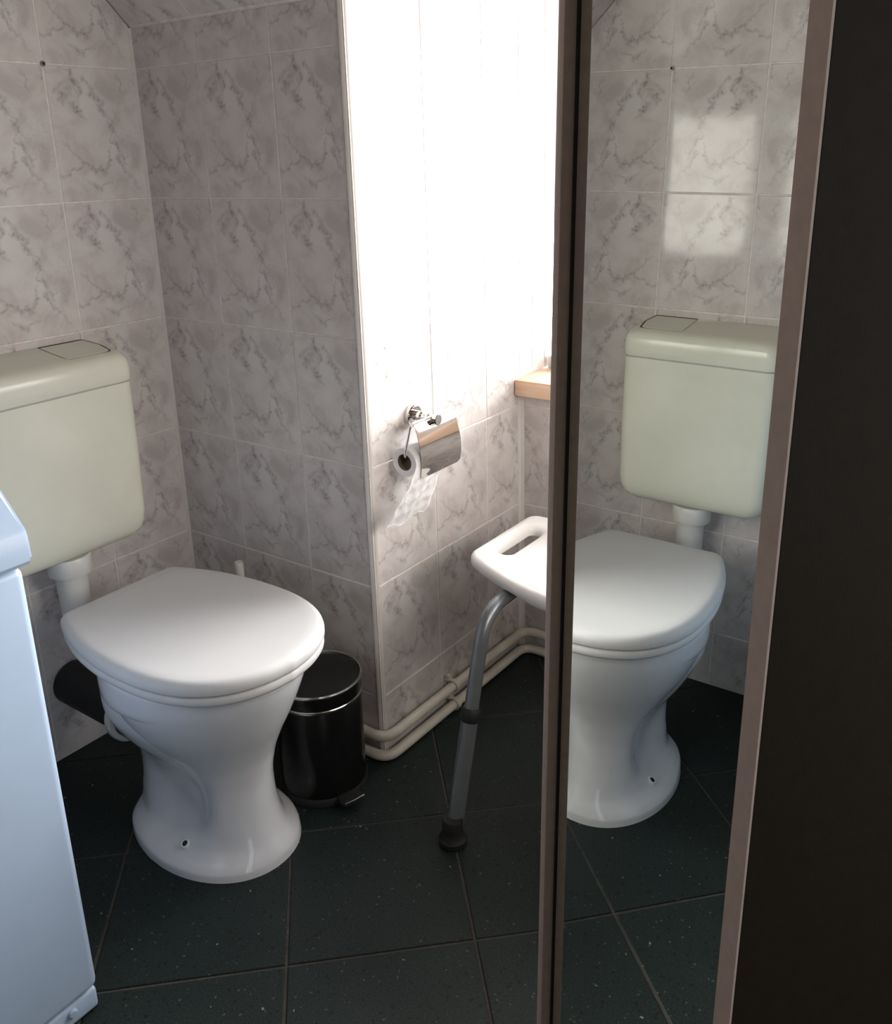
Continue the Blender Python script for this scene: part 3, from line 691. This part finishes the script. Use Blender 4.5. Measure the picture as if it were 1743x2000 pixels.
for xs in (.831, 1.101):
    bm = bmesh.new(); tube(bm, [(xs, SY-.028, .4135), (xs, SY+.028, .4135)], .0135, 14); obj('cross_tube', bm, M_ALU, st)

# ------------------------------------------------------------------ heating pipes
for nm, z, o_, lab in (('heating_pipe', .059, .024, 'upper cream heating pipe along the wall bottom'), ('heating_pipe', .0130, .025, 'lower cream heating pipe close to the floor')):
    t = thing(nm, lab, 'pipe', (WB+o_, -.02, z), 'heating pipes at the wall bottom')
    path = fillet([(.05, -o_*.65, z), (WB+o_-.002, -o_*.85, z), (WB+o_, DC-o_, z), (2.25, DC-o_, z)], .036, 9)
    bm = bmesh.new(); tube(bm, path, .0112, 18); obj('pipe', bm, M_PIPE, t)
    for cy in (.222,):
        bm = bmesh.new(); lathe(bm, (WB+o_, cy, z), [(.0116, -.006), (.0140, -.006), (.0140, .006), (.0116, .006)], 'y', 24, False, False)
        box(bm, (WB+.0005, cy-.006, z+.008), (WB+o_-.002, cy+.006, z+.0135), .001); box(bm, (WB+.002, cy-.005, z+.012), (WB+o_-.012, cy+.005, z+.022), .001)
        obj('pipe_clip', bm, M_PIPE, t)
# ------------------------------------------------------------------ screw in the tile joint
t = thing('wall_screw', 'small metal screw head at a tile joint high on the left wall', 'screw', (0, -.1985, Z0))
obj('screw_head', lathe(bmesh.new(), (0, -.1985, Z0), [(.0056, -.001), (.0056, .0012), (.0046, .0026), (.0030, .0026), (.0026, .0012)], 'x', 20), M_RIM, t)
obj('screw_slot', lathe(bmesh.new(), (0, -.1985, Z0), [(.0026, -.001), (.0026, .0014)], 'x', 12), M_DARK, t)

# ------------------------------------------------------------------ mirror cabinet, standing across the corner
tv = Vector((-.721158, .692771, 0)); nv = Vector((.692674, .721057, -.016754)).normalized(); uv = Vector((.011607, .012082, .99986))
CB = nv*.47236
# the mirror plane passes n.X = 0.474473 in the measuring frame whose height origin lies 1.2283 m above the floor
P0 = CB + Vector((0, 0, 1.2283)); P0 = P0 + tv*(-1.57); P0 = P0 - uv*(P0.z/uv.z)     # foot of the door's middle on the floor
cab = thing('mirror_cabinet', 'tall dark brown cabinet with a narrow mirror front beside the stool', 'cabinet', P0)
cab['_local'] = 1
cab.matrix_world = Matrix(((tv.x, nv.x, uv.x, P0.x), (tv.y, nv.y, uv.y, P0.y), (tv.z, nv.z, uv.z, P0.z+.0065), (0, 0, 0, 1)))
# local frame: x along the mirror away from the camera, y into the cabinet, z up
XL, XR, LIP, DEP, HT = -1.4005+1.57, -1.738+1.57, -.010, .36, 2.02
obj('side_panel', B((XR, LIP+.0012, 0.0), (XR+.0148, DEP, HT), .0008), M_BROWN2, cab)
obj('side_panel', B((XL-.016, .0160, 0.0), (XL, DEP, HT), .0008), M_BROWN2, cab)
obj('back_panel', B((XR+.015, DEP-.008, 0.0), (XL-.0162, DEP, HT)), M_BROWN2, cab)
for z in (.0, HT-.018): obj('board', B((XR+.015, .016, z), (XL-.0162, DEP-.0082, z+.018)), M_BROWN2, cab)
obj('mirror', B((XR+.0152, 0, .06), (XL-.0150, .008, HT-.05)), M_MIRROR, cab, smooth=False)
obj('backing', B((XR+.0152, .0085, .05), (XL-.0152, .0155, HT-.03)), M_DARK, cab, smooth=False)
obj('stile', B((XL-.0145, LIP, 0.02), (XL, .0155, HT), .0012), M_BROWN, cab)
obj('stile', B((XR, LIP, 0.0), (XR+.0155, LIP+.0011, HT)), M_BROWN, cab)
obj('rail', B((XR+.0158, LIP, .02), (XL-.0148, .0155, .062), .0012), M_BROWN, cab)
obj('rail', B((XR+.0158, LIP, HT-.06), (XL-.0148, .0155, HT), .0012), M_BROWN, cab)
obj('seal', B((XL-.0170, -.0012, .062), (XL-.0146, .0, HT-.06)), M_DARK, cab, smooth=False)
for o in list(bpy.data.objects):
    for k in ('_base', '_local'):
        if k in o: del o[k]
